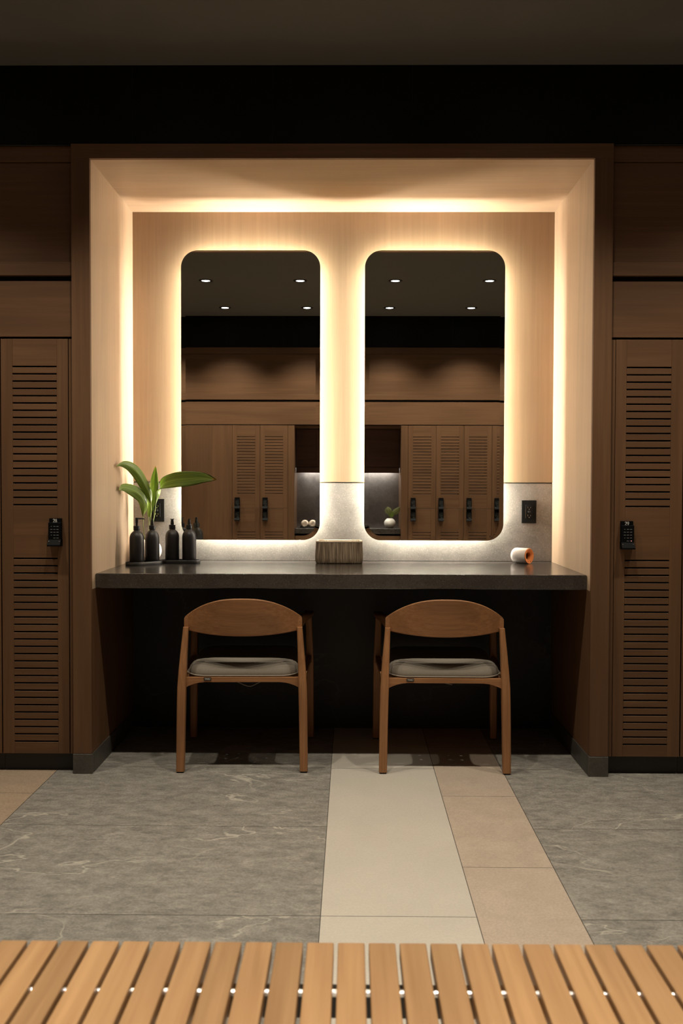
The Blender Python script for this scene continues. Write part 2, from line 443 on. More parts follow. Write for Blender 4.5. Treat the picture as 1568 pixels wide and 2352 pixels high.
for x0, x1 in ((PXL-0.002, XL+0.002), (XR-0.002, PXR+0.002)):
    MB(A).box(x0, x1, YF-0.002, YF+0.03, 0, BZ-0.0015, 0.001, 1).build('base_block', M['base_stone'], al)['label'] = 'grey stone foot'
MB(A).box(XL-0.02, XL+0.003, YF+0.03, YB, 0, BZ-0.0015).build('skirting', M['base_stone'], al)
MB(A).box(XR-0.003, XR+0.02, YF+0.03, YB, 0, BZ-0.0015).build('skirting', M['base_stone'], al)

ct = MB((0, 4.4, HB)).box(XL+0.0015, XR-0.0015, YC, YB-0.001, HB, HC, 0.003, 2).build('countertop', M['counter'], loc=(0, 4.4, HB))
tag(ct, 'long black speckled stone counter spanning the alcove', 'counter')

# ---------------------------------------------------------------- lit mirrors
def mirror(x0, x1, z0, z1, label):
    Y = 4.715
    cx, cz = (x0+x1)/2, z0
    t = thing('wall_mirror', label, 'mirror', (cx, Y, cz), group='backlit mirrors over the counter')
    org = (cx, Y, cz); r = 0.080
    def ring(ins, y): return [(x, y, z) for x, z in rrect(x0+ins, x1-ins, z0+ins, z1-ins, max(r-ins, 0.01), 14)]
    mb = MB(org); bv = 0.021
    o, i = ring(0, Y+0.00062), ring(bv, Y)
    bkr = ring(0, Y+0.005)
    n = len(o)
    I = [mb.v(p) for p in i]; O = [mb.v(p) for p in o]
    mb.mi = 0; mb.face(I)
    for k in range(n): mb.face([O[k], O[(k+1) % n], I[(k+1) % n], I[k]])
    mb.mi = 1
    Bk = [mb.v(p) for p in bkr]
    for k in range(n): mb.face([O[k], O[(k+1) % n], Bk[(k+1) % n], Bk[k]])
    mb.face(Bk)
    mb.build('mirror_glass', [M['mirror'], M['glass_edge']], t)
    ins = 0.057
    MB(org).loft([ring(ins, Y+0.0055), ring(ins, YB-0.0005)]).build('backing_frame', M['backing'], t)
    mb = MB(org)
    a, b = ring(ins-0.002, Y+0.037), ring(ins-0.002, Y+0.057)
    mb.loft([a, b], caps=False).build('led_strip', M['led'], t)['label'] = 'warm white light strip'
    return t
mirror(-0.8089, -0.1500, 0.9158, 2.2850, 'backlit rounded mirror on the left, behind the leaves and bottles')
mirror(0.0606, 0.7214, 0.9158, 2.2850, 'backlit rounded mirror on the right, beside the hair dryer')

# ---------------------------------------------------------------- sockets
def outlet(xc, zc, label):
    t = thing('power_outlet', label, 'socket', (xc, YB+0.002, zc), group='black sockets on the backsplash')
    o = (0, 0, 0)
    MB(o).box(-0.035, 0.035, -0.007, 0, -0.055, 0.055, 0.0015, 2).build('cover_plate', M['socket_black'], t)
    mb = MB(o).box(-0.0165, 0.0165, -0.0095, -0.0068, -0.033, 0.033, 0.001, 1); mb.build('socket_insert', M['socket_black'], t)
    for s in (1, -1):
        MB(o).box(-0.0075, -0.0055, -0.0101, -0.0094, s*0.0195-0.002, s*0.0195+0.006).build('contact_slot', M['steel'], t)
        MB(o).box(0.0055, 0.0070, -0.0101, -0.0094, s*0.0195-0.002, s*0.0195+0.005).build('contact_slot', M['steel'], t)
        MB(o).lathe([(0.0, -0.0004), (0.0021, 0)], (0, -0.0096, s*0.0195-0.0075), 10, axis=(0, -1, 0)).build('ground_hole', M['steel'], t)
    MB(o).box(-0.006, 0.006, -0.0112, -0.0094, -0.0045, 0.0045, 0.0006, 1).build('test_button', M['black_satin'], t)
    MB(o).box(-0.0168, -0.0158, -0.0102, -0.0094, -0.030, 0.014).build('edge_glint', M['steel'], t)
outlet(0.854, 1.052, 'black wall socket on the stone backsplash above the hair dryer')
outlet(-0.938, 1.0535, 'black wall socket half hidden behind the green leaves')

# ---------------------------------------------------------------- lockers
def louvre_door(org, x0, x1, z0, z1, yf, sx0, sx1, groups, th=0.019, slot=0.0062, back=1):
    """framed door with rows of open louvre slots; groups = (z of top slot, z of bottom slot, count). back=+1: thickness towards +y"""
    mb = MB(org)
    ya, yb = (yf, yf+th) if back > 0 else (yf-th, yf)
    mb.mi = 0
    mb.box(x0, sx0, ya, yb, z0, z1, 0.0008, 1); mb.box(sx1, x1, ya, yb, z0, z1, 0.0008, 1)
    mb.mi = 1
    cuts = []
    for zt, zb, n in groups:
        for k in range(n): cuts.append(zt+(zb-zt)*k/(n-1))
    cuts.sort()
    lo = z0
    for c in cuts+[None]:
        hi = z1 if c is None else c-slot/2
        y1, y2 = (ya+0.0006, yb) if back > 0 else (ya, yb-0.0006)
        mb.box(sx0, sx1, y1, y2, lo, hi, 0.0007, 1)
        if c is not None: lo = c+slot/2
    return mb

def carcass(org, x0, x1, y0, y1, z0, z1, t=0.016):
    mb = MB(org)
    mb.box(x0, x0+t, y0, y1, z0, z1); mb.box(x1-t, x1, y0, y1, z0, z1)
    mb.box(x0+t, x1-t, y0, y1, z0, z0+t); mb.box(x0+t, x1-t, y0, y1, z1-t, z1)
    return mb

def keypad_lock(parent, org, x, y, z, num=None, lit=False, d=-1):
    """keypad lock whose number plate has its top at z, centred on x, on a door face at depth y; d: direction it looks"""
    w = 0.025
    def yy(a): return y+d*a
    def bx(mb, a, b, y0, y1, c, e, bev=0.0): return mb.box(a, b, min(yy(y0), yy(y1)), max(yy(y0), yy(y1)), c, e, bev, 2)
    mb = MB(org)
    bx(mb, x-w, x+w, 0.0003, 0.012, z-0.02, z, 0.001)                       # number plate
    bx(mb, x-w-0.001, x+w+0.001, 0.0003, 0.024, z-0.098, z-0.0165, 0.003)   # keypad housing
    # lower nose, thickening into a pull edge
    a, b = z-0.086, z-0.113
    mb.loft([[(x-w-0.001, yy(0.0003), a), (x+w+0.001, yy(0.0003), a), (x+w+0.001, yy(0.024), a), (x-w-0.001, yy(0.024), a)],
             [(x-w-0.001, yy(0.0003), b+0.006), (x+w+0.001, yy(0.0003), b+0.006), (x+w+0.001, yy(0.040), b+0.006), (x-w-0.001, yy(0.040), b+0.006)],
             [(x-w-0.001, yy(0.0003), b), (x+w+0.001, yy(0.0003), b), (x+w+0.001, yy(0.040), b), (x-w-0.001, yy(0.040), b)]])
    lock = mb.build('keypad_lock', M['lock_black'], parent)
    if parent.get('category') is not None: lock['label'] = 'black keypad lock'
    mb = MB(org)
    for r in range(5):
        for c in range(3):
            if r == 4 and c == 0: continue
            kx = x-0.0125+c*0.0125
            ww = 0.0042 if r not in (0, 3) or c else 0.002
            if r == 4: ww = 0.0045
            bx(mb, kx-ww, kx+ww, 0.0238, 0.0243, z-0.0325-r*0.0118-0.0008, z-0.0325-r*0.0118+0.0008)
    mb.build('key_legends', M['mark'], lock)
    for s in (-1, 1):
        MB(org).lathe([(0.0, -0.001), (0.0022, -0.001), (0.0022, 0.0012), (0.0, 0.0022)], (x+s*(w-0.004), yy(0.0305), z-0.0940), 10, axis=(0, d, 0.6)).build('screw_head', M['chrome'], lock)
    if num:
        strokes(MB(org), num, x-0.0098, yy(0.0124), z-0.0175, 0.0150).build('number', M['num'], lock)['label'] = 'pale number '+num
    if lit:
        MB(org).lathe([(0.0, 0), (0.0014, 0), (0.0012, 0.0008), (0, 0.001)], (x+0.0145, yy(0.0240), z-0.0325-4*0.0118), 10, axis=(0, d, 0)).build('indicator', M['red_led'], lock)['label'] = 'small lit red indicator'
    return lock

YD = 4.03                                                     # door face
def locker(x0, x1, lockx, num, label, slots, lit=False, filler=None, lockz=1.040):
    cx = (x0+x1)/2
    org = (cx, YD, 0)
    t = thing('locker', label, 'locker', org, group='tall lockers beside the alcove')
    x0b = min(x0, filler[0]) if filler else x0; x1b = max(x1, filler[1]) if filler else x1
    carcass(org, x0b+0.001, x1b-0.001, YD+0.021, 4.5, 0.074, 1.768).build('carcass', M['inside'], t)
    MB(org).box(x0b+0.001, x1b-0.001, 4.50, 4.51, 0.074, 1.768).build('back', M['inside'], t)
    louvre_door(org, x0+0.002, x1-0.002, 0.0745, 1.7675, YD, slots[0], slots[1], ((1.6555, 1.0945, 20), (0.8755, 0.1245, 26))).build('door', [M['oak_z'], M['oak_x']], t)
    if filler: MB(org).box(filler[0]+0.002, filler[1], YD+0.002, YD+0.021, 0.0745, 1.7675).build('filler_strip', M['oak_z'], t)
    MB(org).box(x0b, x1b, YD+0.03, YD+0.045, 0, 0.0735).build('plinth', M['plinth'], t)
    if lockx is not None: keypad_lock(t, org, lockx, YD, lockz, num, lit)
    return t
S = YD/4.05
def sx(x): return x*S
locker(-1.4265, -1.1495, sx(-1.208), '28', 'brown louvred locker at left with keypad lock numbered 28', (sx(-1.384), sx(-1.203)), filler=(-1.1495, PXL))
locker(1.063, 1.340, sx(1.119), '29', 'brown louvred locker at right with keypad lock numbered 29', (sx(1.114), sx(1.295)), lit=True, filler=(PXR, 1.063), lockz=1.036)
locker(-1.7035, -1.4275, None, None, 'brown locker cut off by the left photo edge, beyond locker 28', (-1.655, -1.475))
locker(1.341, 1.617, None, None, 'brown locker cut off by the right photo edge, beyond locker 29', (1.39, 1.57))

def end_panel(x0, x1, label, y0=YD, y1=YD+0.02, org_y=YD):
    o = MB(((x0+x1)/2, org_y, 0)).box(x0, x1, y0, y1, 0.0, 1.7675, 0.001, 1).build('tall_panel', M['oak_z'], loc=((x0+x1)/2, org_y, 0))
    return tag(o, label, 'panel')
end_panel(-XW+0.002, -1.7045, 'plain brown tall panel left of the lockers on the mirror side')
end_panel(1.618, XW-0.002, 'plain brown tall panel right of the lockers on the mirror side')

def overhead(x0, x1, yf, d, label, cap_x=True):
    """joinery above the lockers: top rail, upper panel set back, projecting rail, shadow gap, lower panel. d: direction of its depth"""
    org = ((x0+x1)/2, yf, 1.77)
    t = thing('overhead_panelling', label, 'panelling', org)
    def bx(mb, y0, y1, z0, z1, b=0.001): return mb.box(x0, x1, min(yf+d*y0, yf+d*y1), max(yf+d*y0, yf+d*y1), z0, z1, b, 1)
    bx(MB(org), -0.001, 0.02, 2.479, ZR-0.001).build('top_rail', M['oak_x'], t)
    bx(MB(org), 0.010, 0.03, 2.079, 2.4775).build('upper_panel', M['oak_x'], t)
    bx(MB(org), -0.003, 0.02, 2.022, 2.0775, 0.0015).build('projecting_rail', M['oak_x'], t)
    bx(MB(org), 0.045, 0.05, 1.990, 2.030, 0).build('shadow_gap', M['plinth'], t)
    bx(MB(org), 0.0, 0.02, 1.776, 2.000).build('lower_panel', M['oak_x'], t)
    return t
overhead(-XW+0.002, PXL-0.002, YD, 1, 'brown wooden panelling over the lockers left of the alcove')
overhead(PXR+0.002, XW-0.002, YD, 1, 'brown wooden panelling over the lockers right of the alcove')

# ---------------------------------------------------------------- chairs
def make_chair(loc, rz, label):
    t = thing('dining_armchair', label, 'chair', loc, rz, group='teak armchairs at the counter')
    O = (0, 0, 0)
    # backrest: arched panel bent round the sitter
    def yb(u, z): return -0.285+0.075*abs(u)**2.2-0.16*(z-0.575)*(1-abs(u)**3)
    N, K = 44, 12
    mb = MB(O); grid = []
    def back_pt(u, v, off):
        x = 0.243*u
        zb = 0.560+0.018*u*u; zt = 0.633+0.084*(1-abs(u)**2.5)
        z = zb+(zt-zb)*v
        n = Vector((2.2*0.075/0.243*abs(u)**1.2*(1 if u > 0 else -1), -1, 0)).normalized()   # outward (towards the viewer)
        p = Vector((x, yb(u, z), z))
        return p-n*off
    rings = []
    for i in range(N+1):
        u = -1+2*i/N
        th = 0.016+0.007*abs(u)**3
        ring = []
        for k in range(K+1): ring.append(back_pt(u, k/K, 0))
        for k in range(K, -1, -1): ring.append(back_pt(u, k/K, th))
        # soften the long edges
        rings.append(ring)
    mb.loft(rings)
    ob = mb.build('backrest', M['teak_x'], t, smooth=50)
    bv = ob.modifiers.new('soft', 'BEVEL'); bv.width = 0.004; bv.segments = 2; bv.limit_method = 'ANGLE'; bv.angle_limit = math.radians(50)
    # arms: from the ends of the back, flattening to the front legs
    for s in (-1, 1):
        rings = []
        for k in range(17):
            q = k/16; e = q*q*(3-2*q)
            y = -0.222+0.515*q
            x = s*(0.232+0.032*e)
            ztop = 0.633-0.034*e-0.006*q; zbot = 0.578-0.002*e
            w = 0.011+0.012*e
            ring = []
            for (a, b) in rrect(-w, w, zbot, ztop, min(w, (ztop-zbot)/2)*0.75, 4): ring.append((x+a, y, b))
            rings.append(ring)
        MB(O).loft(rings).build('armrest', M['teak_y'], t, smooth=50)
    # legs
    def leg(p0, p1, p2, s0, s1, s2):
        pts = spline([p0, p1, p2], 9); rings = []
        for i, p in enumerate(pts):
            q = i/8
            w = (s0+(s1-s0)*q*2) if q < 0.5 else (s1+(s2-s1)*(q-0.5)*2)
            rings.append([(p.x+a, p.y+b, p.z) for a, b in rrect(-w[0], w[0], -w[1], w[1], 0.006, 3)])
        return MB(O).loft(rings)
    V = Vector
    for s in (-1, 1):
        l = leg((s*0.2525, -0.265, 0.006), (s*0.247, -0.255, 0.35), (s*0.234, -0.232, 0.592), V((0.0165, 0.018)), V((0.0175, 0.022)), V((0.011, 0.014))).build('leg', M['teak_z'], t, smooth=45)
        MB(O).box(s*0.2525-0.014, s*0.2525+0.014, -0.28, -0.25, 0, 0.0065, 0.002, 1).build('glide', M['rubber'], l)
        l = leg((s*0.272, 0.29, 0.006), (s*0.268, 0.285, 0.35), (s*0.262, 0.272, 0.588), V((0.0155, 0.017)), V((0.0175, 0.02)), V((0.014, 0.016))).build('leg', M['teak_z'], t, smooth=45)
        MB(O).box(s*0.272-0.013, s*0.272+0.013, 0.277, 0.303, 0, 0.0065, 0.002, 1).build('glide', M['rubber'], l)
    # seat frame: rails with arched undersides
    mb = MB(O)
    def rail(a, b, th, zt, zb, drop):
        a, b = V(a), V(b); d = (b-a).normalized(); n = V((-d.y, d.x)); L = (b-a).length; rings = []
        for i in range(25):
            q = i/24; e = min(q, 1-q)*L
            low = zb-drop*max(0, 1-e/0.085)**2
            p = a+(b-a)*q
            rings.append([(p.x-n.x*th, p.y-n.y*th, low), (p.x+n.x*th, p.y+n.y*th, low), (p.x+n.x*th, p.y+n.y*th, zt), (p.x-n.x*th, p.y-n.y*th, zt)])
        mb.loft(rings)
    rail((-0.236, -0.252), (0.236, -0.252), 0.011, 0.3885, 0.370, 0.024)
    rail((-0.258, 0.283), (0.258, 0.283), 0.011, 0.3885, 0.370, 0.024)
    for s in (-1, 1): rail((s*0.247, -0.245), (s*0.266, 0.28), 0.011, 0.3885, 0.370, 0.024)
    mb.build('seat_frame', M['teak_x'], t)
    mb = MB(O)
    for k in range(9):
        y = -0.21+k*0.058
        mb.box(-0.24, 0.24, y-0.022, y+0.022, 0.373, 0.3805, 0.002, 1)
    mb.build('seat_slats', M['teak_x'], t)
    # seat pad
    def pad(ins, z): return [(x, y, z+0.006*max(0, (0.06-abs(y+0.2))/0.06)*0) for x, y in rrect(-0.232+ins, 0.232-ins, -0.246+ins, 0.262-ins, 0.075, 8)]
    prof = [(0.014, 0.381), (0.004, 0.387), (0.0, 0.396), (0.001, 0.406), (0.006, 0.420), (0.016, 0.432), (0.032, 0.440), (0.06, 0.445), (0.10, 0.448), (0.15, 0.449), (0.19, 0.4495)]
    mb = MB(O); mb.loft([[(x, y, z) for x, y in rrect(-0.232+i, 0.232-i, -0.246+i, 0.262-i, max(0.078-i, 0.012), 8)] for i, z in prof])
    c = mb.build('seat_pad', M['cushion'], t, smooth=60)
    pts = [(x, y, 0.3925+0.006*min(1, (abs(x)/0.232)**6)) for x, y in rrect(-0.234, 0.234, -0.248, 0.264, 0.079, 8)]
    MB(O).tube(pts+[pts[0]], 0.0032, 8).build('piping', M['piping'], c, smooth=80)
    MB(O).box(-0.157, -0.127, -0.2655, -0.2645, 0.3765, 0.3900).build('maker_tag', M['black_satin'], c)['label'] = 'small black woven tag with white lettering'
    fc = bpy.data.curves.new('tag_lettering', 'FONT'); fc.body = 'TRIB\u00d9'; fc.size = 0.0088; fc.align_x = 'CENTER'
    fo = bpy.data.objects.new('tag_lettering', fc); COL.objects.link(fo)
    dg = bpy.context.evaluated_depsgraph_get(); me = bpy.data.meshes.new_from_object(fo.evaluated_get(dg))
    COL.objects.unlink(fo); bpy.data.objects.remove(fo)
    me.transform(Matrix.Translation((-0.142, -0.2659, 0.3805)) @ Matrix.Rotation(PI/2, 4, 'X'))
    me.materials.clear(); me.materials.append(M['num'])
    to = bpy.data.objects.new('tag_lettering', me); COL.objects.link(to); to.parent = c
    return t
ch1 = make_chair((-0.4515, 4.305, 0), math.radians(1.5), 'teak armchair with taupe seat pad below the left mirror')
ch2 = dup(ch1, (0.387, 4.300, 0), math.radians(-0.5), 'teak armchair with taupe seat pad below the right mirror')
# cords of the seat pads hanging under the seats
for ch, pts in ((ch1, [(-0.05, -0.20, 0.372), (-0.02, -0.20, 0.356), (0.025, -0.20, 0.340), (0.06, -0.20, 0.354), (0.10, -0.20, 0.373)]), (ch2, [(-0.04, -0.2, 0.372), (0.0, -0.2, 0.360), (0.035, -0.2, 0.352)])):
    MB((0, 0, 0)).tube(spline(pts, 14), 0.002, 6).build('tie_cord', M['cord'], ch, smooth=80)

# ---------------------------------------------------------------- slatted bench
bn = thing('slatted_bench', 'slatted teak bench across the foreground', 'bench', (0, 1.34, 0))
BO = (0, 1.34, 0)
pit, w = 0.0490, 0.0425
x = -0.0715-0.049*15
for k in range(31):
    xa = x+k*pit
    MB(BO).box(xa+0.0032, xa+0.0032+w, 1.115, 1.5645, 0.423, 0.45, 0.0022, 2).build('slat', M['bench'], bn)
xe0, xe1 = x, x+31*pit
mb = MB(BO)
for y in (1.427, 1.20): mb.tube([(xe0+0.002, y, 0.439), (xe1-0.002, y, 0.439)], 0.0055, 14)
mb.build('tie_rod', M['rod'], bn, smooth=60)
mb = MB(BO); mb.box(xe0+0.05, xe1-0.05, 1.456, 1.488, 0.385, 0.422, 0.002, 1); mb.box(xe0+0.05, xe1-0.05, 1.17, 1.20, 0.385, 0.422, 0.002, 1)
mb.build('rail', M['black_satin'], bn)
for xa in (xe0+0.06, xe1-0.09):
    for ya in (1.456, 1.17):
        MB(BO).box(xa, xa+0.03, ya, ya+0.03, 0, 0.386, 0.002, 1).build('leg', M['black_satin'], bn)

# ---------------------------------------------------------------- things on the counter
def tray(loc, rz, label):
    L, Wd = 0.184, 0.082
    mb = MB()
    def ring(i, z): return [(x, y, z) for x, y in rrect(-L/2+i, L/2-i, -Wd/2+i, Wd/2-i, Wd/2-i-0.0005, 12)]
    mb.loft([ring(0.001, 0.0), ring(0, 0.002), ring(0, 0.015), ring(0.001, 0.0165), ring(0.0035, 0.0165), ring(0.004, 0.0055)])
    o = mb.build('oval_tray', M['black_satin'], smooth=40, loc=loc)
    o.rotation_euler = (0, 0, rz)
    return tag(o, label, 'tray', 'black trays under the bottles')
tray((-0.942, 4.500, HC), math.radians(48), 'black oval tray set at an angle near the left alcove wall')
tray((-0.794, 4.607, HC), 0.0, 'black oval tray set straight below the left mirror')

def bottle(loc, kind, rz, label, wide=0.0325):
    t = thing('pump_bottle', label, 'bottle', loc, rz, group='matte black pump bottles')
    r = wide
    prof = [(0, 0), (r-0.003, 0), (r, 0.003), (r, 0.112), (r*0.985, 0.121), (r*0.93, 0.130), (r*0.82, 0.138), (r*0.66, 0.1445), (r*0.48, 0.149), (0.0128, 0.152), (0.0128, 0.163), (0, 0.163)]
    MB().lathe(prof, seg=44).build('bottle_body', M['black_matte'], t, smooth=50)
    MB().lathe([(0, 0.154), (0.0150, 0.154), (0.0150, 0.172), (0.0142, 0.1735), (0, 0.1735)], seg=28).build('collar', M['black_plastic'], t, smooth=40)
    if kind == 'pump':
        mb = MB().lathe([(0, 0.172), (0.0052, 0.172), (0.0052, 0.186), (0.0062, 0.187), (0.0068, 0.2085), (0.0058, 0.2105), (0, 0.2105)], seg=20)
        mb.tube([(0.0, 0, 0.2065), (0.018, 0, 0.2065), (0.030, 0, 0.2055), (0.035, 0, 0.2035)], [0.0038, 0.0032, 0.0028, 0.0024], 10)
    else:
        mb = MB().lathe([(0, 0.172), (0.0085, 0.172), (0.0078, 0.184), (0.0058, 0.196), (0.0056, 0.2005), (0.0, 0.2005)], seg=20)
        mb.tube([(0.0, 0, 0.1985), (0.006, 0, 0.1990), (0.0095, 0, 0.2015)], [0.0026, 0.0022, 0.0016], 8)
        if kind == 'twin': mb.tube([(0.0, 0, 0.1985), (-0.006, 0, 0.1990), (-0.0095, 0, 0.2015)], [0.0026, 0.0022, 0.0016], 8)
    mb.build('pump_head', M['black_plastic'], t, smooth=50)
    return t
zt = HC+0.0058
bottle((-0.969, 4.472, zt), 'pump', math.radians(5), 'matte black bottle with long-spout pump, leftmost on the angled tray')
bottle((-0.912, 4.536, zt), 'spray', math.radians(80), 'matte black bottle behind the long-spout one on the angled tray')
bottle((-0.833, 4.607, zt), 'twin', 0.0, 'matte black bottle with forked pump top, left one on the straight tray')
bottle((-0.754, 4.607, zt), 'spray', math.radians(75), 'matte black bottle reflected in the mirror, right one on the straight tray')

def vase(loc, r, label):
    mb = MB()
    prof = [(0, 0), (r*0.45, 0.0), (r*0.55, 0.003)]
    for k in range(1, 16):
        a = -0.72*PI/2+k/15*(0.72+0.70)*PI/2
        prof.append((r*math.cos(a), r*0.93*(math.sin(a)+math.sin(0.72*PI/2))+0.001))
    zt = prof[-1][1]; ro = prof[-1][0]
    prof += [(ro*0.92, zt+0.001), (ro*0.86, zt-0.004), (ro*0.9, zt-0.012), (r*0.8, r), (r*0.6, 0.012), (0, 0.008)]
    o = mb.lathe(prof, seg=48).build('round_vase', M['ceramic'], smooth=60, loc=loc)
    return tag(o, label, 'vase'), zt
vs, vz = vase((-0.962, 4.700, HC), 0.0615, 'round white vase holding green leaves behind the black bottles')

def leaf(path, wmax, side, label, name='leaf', t0=0.3, fold=0.25, mat='leaf', stem_r=0.0018, group=None, wave=0.0, peak=0.45):
    """cut leaf: stem along the first part of the path, blade along the rest. side: blade's width direction(s) along the blade"""
    P = spline(path, 60); base = Vector(path[0])
    t = thing(name, label, 'leaf', base, group=group)
    i0 = int(t0*59)
    MB(base).tube(P[:i0+6], [stem_r]*(i0+3)+[stem_r*0.8, stem_r*0.6, stem_r*0.4], 8).build('stem', M['stem'], t, smooth=80)
    B = P[i0:]; n = len(B); mb = MB(base); bm = mb.bm
    uvl = bm.loops.layers.uv.new('UVMap')
    sides = [Vector(s).normalized() for s in side]
    rows = []; K = 10
    for i, p in enumerate(B):
        q = i/(n-1)
        tg = (B[min(i+1, n-1)]-B[max(i-1, 0)]).normalized()
        f = q*(len(sides)-1); a = min(int(f), len(sides)-2) if len(sides) > 1 else 0
        s = sides[a].lerp(sides[min(a+1, len(sides)-1)], f-a)
        s = (s-tg*s.dot(tg)).normalized(); nr = tg.cross(s)
        e = q**(math.log(0.5)/math.log(peak))
        wd = wmax*(max(0.0, math.sin(PI*e)))**0.8*0.5+0.0006
        row = []
        for k in range(K+1):
            c = -1+2*k/K
            row.append((p+s*wd*c+nr*(wd*fold*abs(c)**1.4+wave*math.sin(q*17+c*2)*abs(c)), (k/K, q)))
        rows.append(row)
    th = 0.0009
    def add(rows, flip):
        VV = [[bm.verts.new(p-base) for p, _ in r] for r in rows]
        for i in range(len(rows)-1):
            for k in range(K):
                ids = [(i, k), (i, k+1), (i+1, k+1), (i+1, k)]
                f = bm.faces.new([VV[a][b] for a, b in ids])
                for lp, (a, b) in zip(f.loops, ids): lp[uvl].uv = rows[a][b][1]
    add(rows, False)
    ob = mb.build('blade', M[mat], t, smooth=70)
    sm = ob.modifiers.new('thickness', 'SOLIDIFY'); sm.thickness = th
    return t
def pw(px, py, y): return ((px-807)*y/2280, y, 1.18-(py-1113)*y/2280)
GL = 'cut green leaves in the white vase'
mouth = Vector((-0.962, 4.700, HC+vz-0.02))
leaf([tuple(mouth+Vector((0.004, -0.012, -0.02))), pw(345, 1195, 4.67), pw(346, 1162, 4.645), pw(343, 1140, 4.62), pw(333, 1117, 4.58), pw(320, 1094, 4.54), pw(303, 1076, 4.49), pw(284, 1068, 4.44), pw(265, 1073, 4.385)],
     0.050, [(0.8, 0.5, 0.2), (0.75, 0.6, 0.3), (0.7, 0.6, 0.5), (0.35, 0.7, 0.6)], 'long green leaf arching up and left, its tip near the alcove wall', t0=0.28, fold=0.45, group=GL, wave=0.0015)
leaf([tuple(mouth+Vector((-0.012, 0.0, -0.02))), pw(329, 1215, 4.69), pw(328, 1188, 4.67), pw(331, 1168, 4.64), pw(328, 1148, 4.60), pw(314, 1133, 4.56), pw(297, 1124, 4.51), pw(281, 1121, 4.46), pw(272, 1128, 4.43)],
     0.052, [(0.85, 0.3, 0.1), (0.7, 0.5, 0.4), (0.3, 0.6, 0.75), (0.2, 0.8, 0.6)], 'short green leaf drooping left below the long arching one', t0=0.27, fold=0.35, group=GL, wave=0.003)
leaf([tuple(mouth+Vector((0.0, 0.004, -0.02))), pw(341, 1205, 4.695), pw(341, 1180, 4.69), pw(346, 1150, 4.685), pw(351, 1122, 4.68), pw(354, 1098, 4.675), pw(357, 1071, 4.67)],
     0.047, [(0.9, -0.45, 0), (0.95, -0.35, 0.1), (0.9, 0.2, 0)], 'upright narrow green leaf in the middle of the white vase', t0=0.27, fold=0.3, group=GL, wave=0.0015)
leaf([tuple(mouth+Vector((0.012, 0.0, -0.02))), pw(350, 1212, 4.695), pw(355, 1175, 4.69), pw(358, 1152, 4.685), pw(364, 1130, 4.675), pw(377, 1112, 4.665), pw(400, 1104, 4.66), pw(430, 1100, 4.665), pw(462, 1098, 4.675), pw(493, 1102, 4.685)],
     0.070, [(0.9, 0.3, 0.5), (0.7, 0.3, 0.8), (0.1, 0.15, 1), (0, 0.1, 1), (0, 0.1, 1), (0, 0.1, 1)], 'broad green leaf stretching right in front of the left mirror', t0=0.30, fold=0.12, group=GL, wave=0.001, peak=0.60)

# ribbed basket between the mirrors
def basket():
    org = (-0.0565, 4.653, HC)
    t = thing('ribbed_basket', 'small oblong brown basket of upright stalks standing between the mirrors', 'basket', org)
    N = 180
    def ring(hx, hy, z, amp):
        pts = []
        for i in range(N):
            a = 2*PI*i/N
            c, s_ = math.cos(a), math.sin(a); e = 0.32
            x = hx*abs(c)**e*(1 if c >= 0 else -1); y = hy*abs(s_)**e*(1 if s_ >= 0 else -1)
            k = 1+amp*math.sin(i*PI*2/4.0)/1
            pts.append((x*(1+(k-1)*0.35), y*(1+(k-1)*0.8), z))
        return pts
    mb = MB()
    mb.loft([ring(0.104, 0.050, 0, 0.02), ring(0.109, 0.054, 0.006, 0.03), ring(0.111, 0.056, 0.03, 0.03), ring(0.110, 0.055, 0.055, 0.03), ring(0.108, 0.054, 0.085, 0.03), ring(0.107, 0.053, 0.101, 0.03),
             ring(0.100, 0.047, 0.102, 0.03), ring(0.099, 0.046, 0.09, 0.04), ring(0.099, 0.046, 0.014, 0.04)], caps=True)
    mb.build('basket_wall', M['basket'], t, smooth=60)
    MB().loft([ring(0.108, 0.054, 0.0995, 0.03), ring(0.1095, 0.0555, 0.103, 0.03), ring(0.107, 0.053, 0.1065, 0.03), ring(0.100, 0.047, 0.1065, 0.03), ring(0.0975, 0.0445, 0.103, 0.03), ring(0.099, 0.046, 0.0995, 0.03)], caps=False).build('basket_rim', M['basket_rim'], t, smooth=60)['label'] = 'bound rim coloured as if lit'
basket()

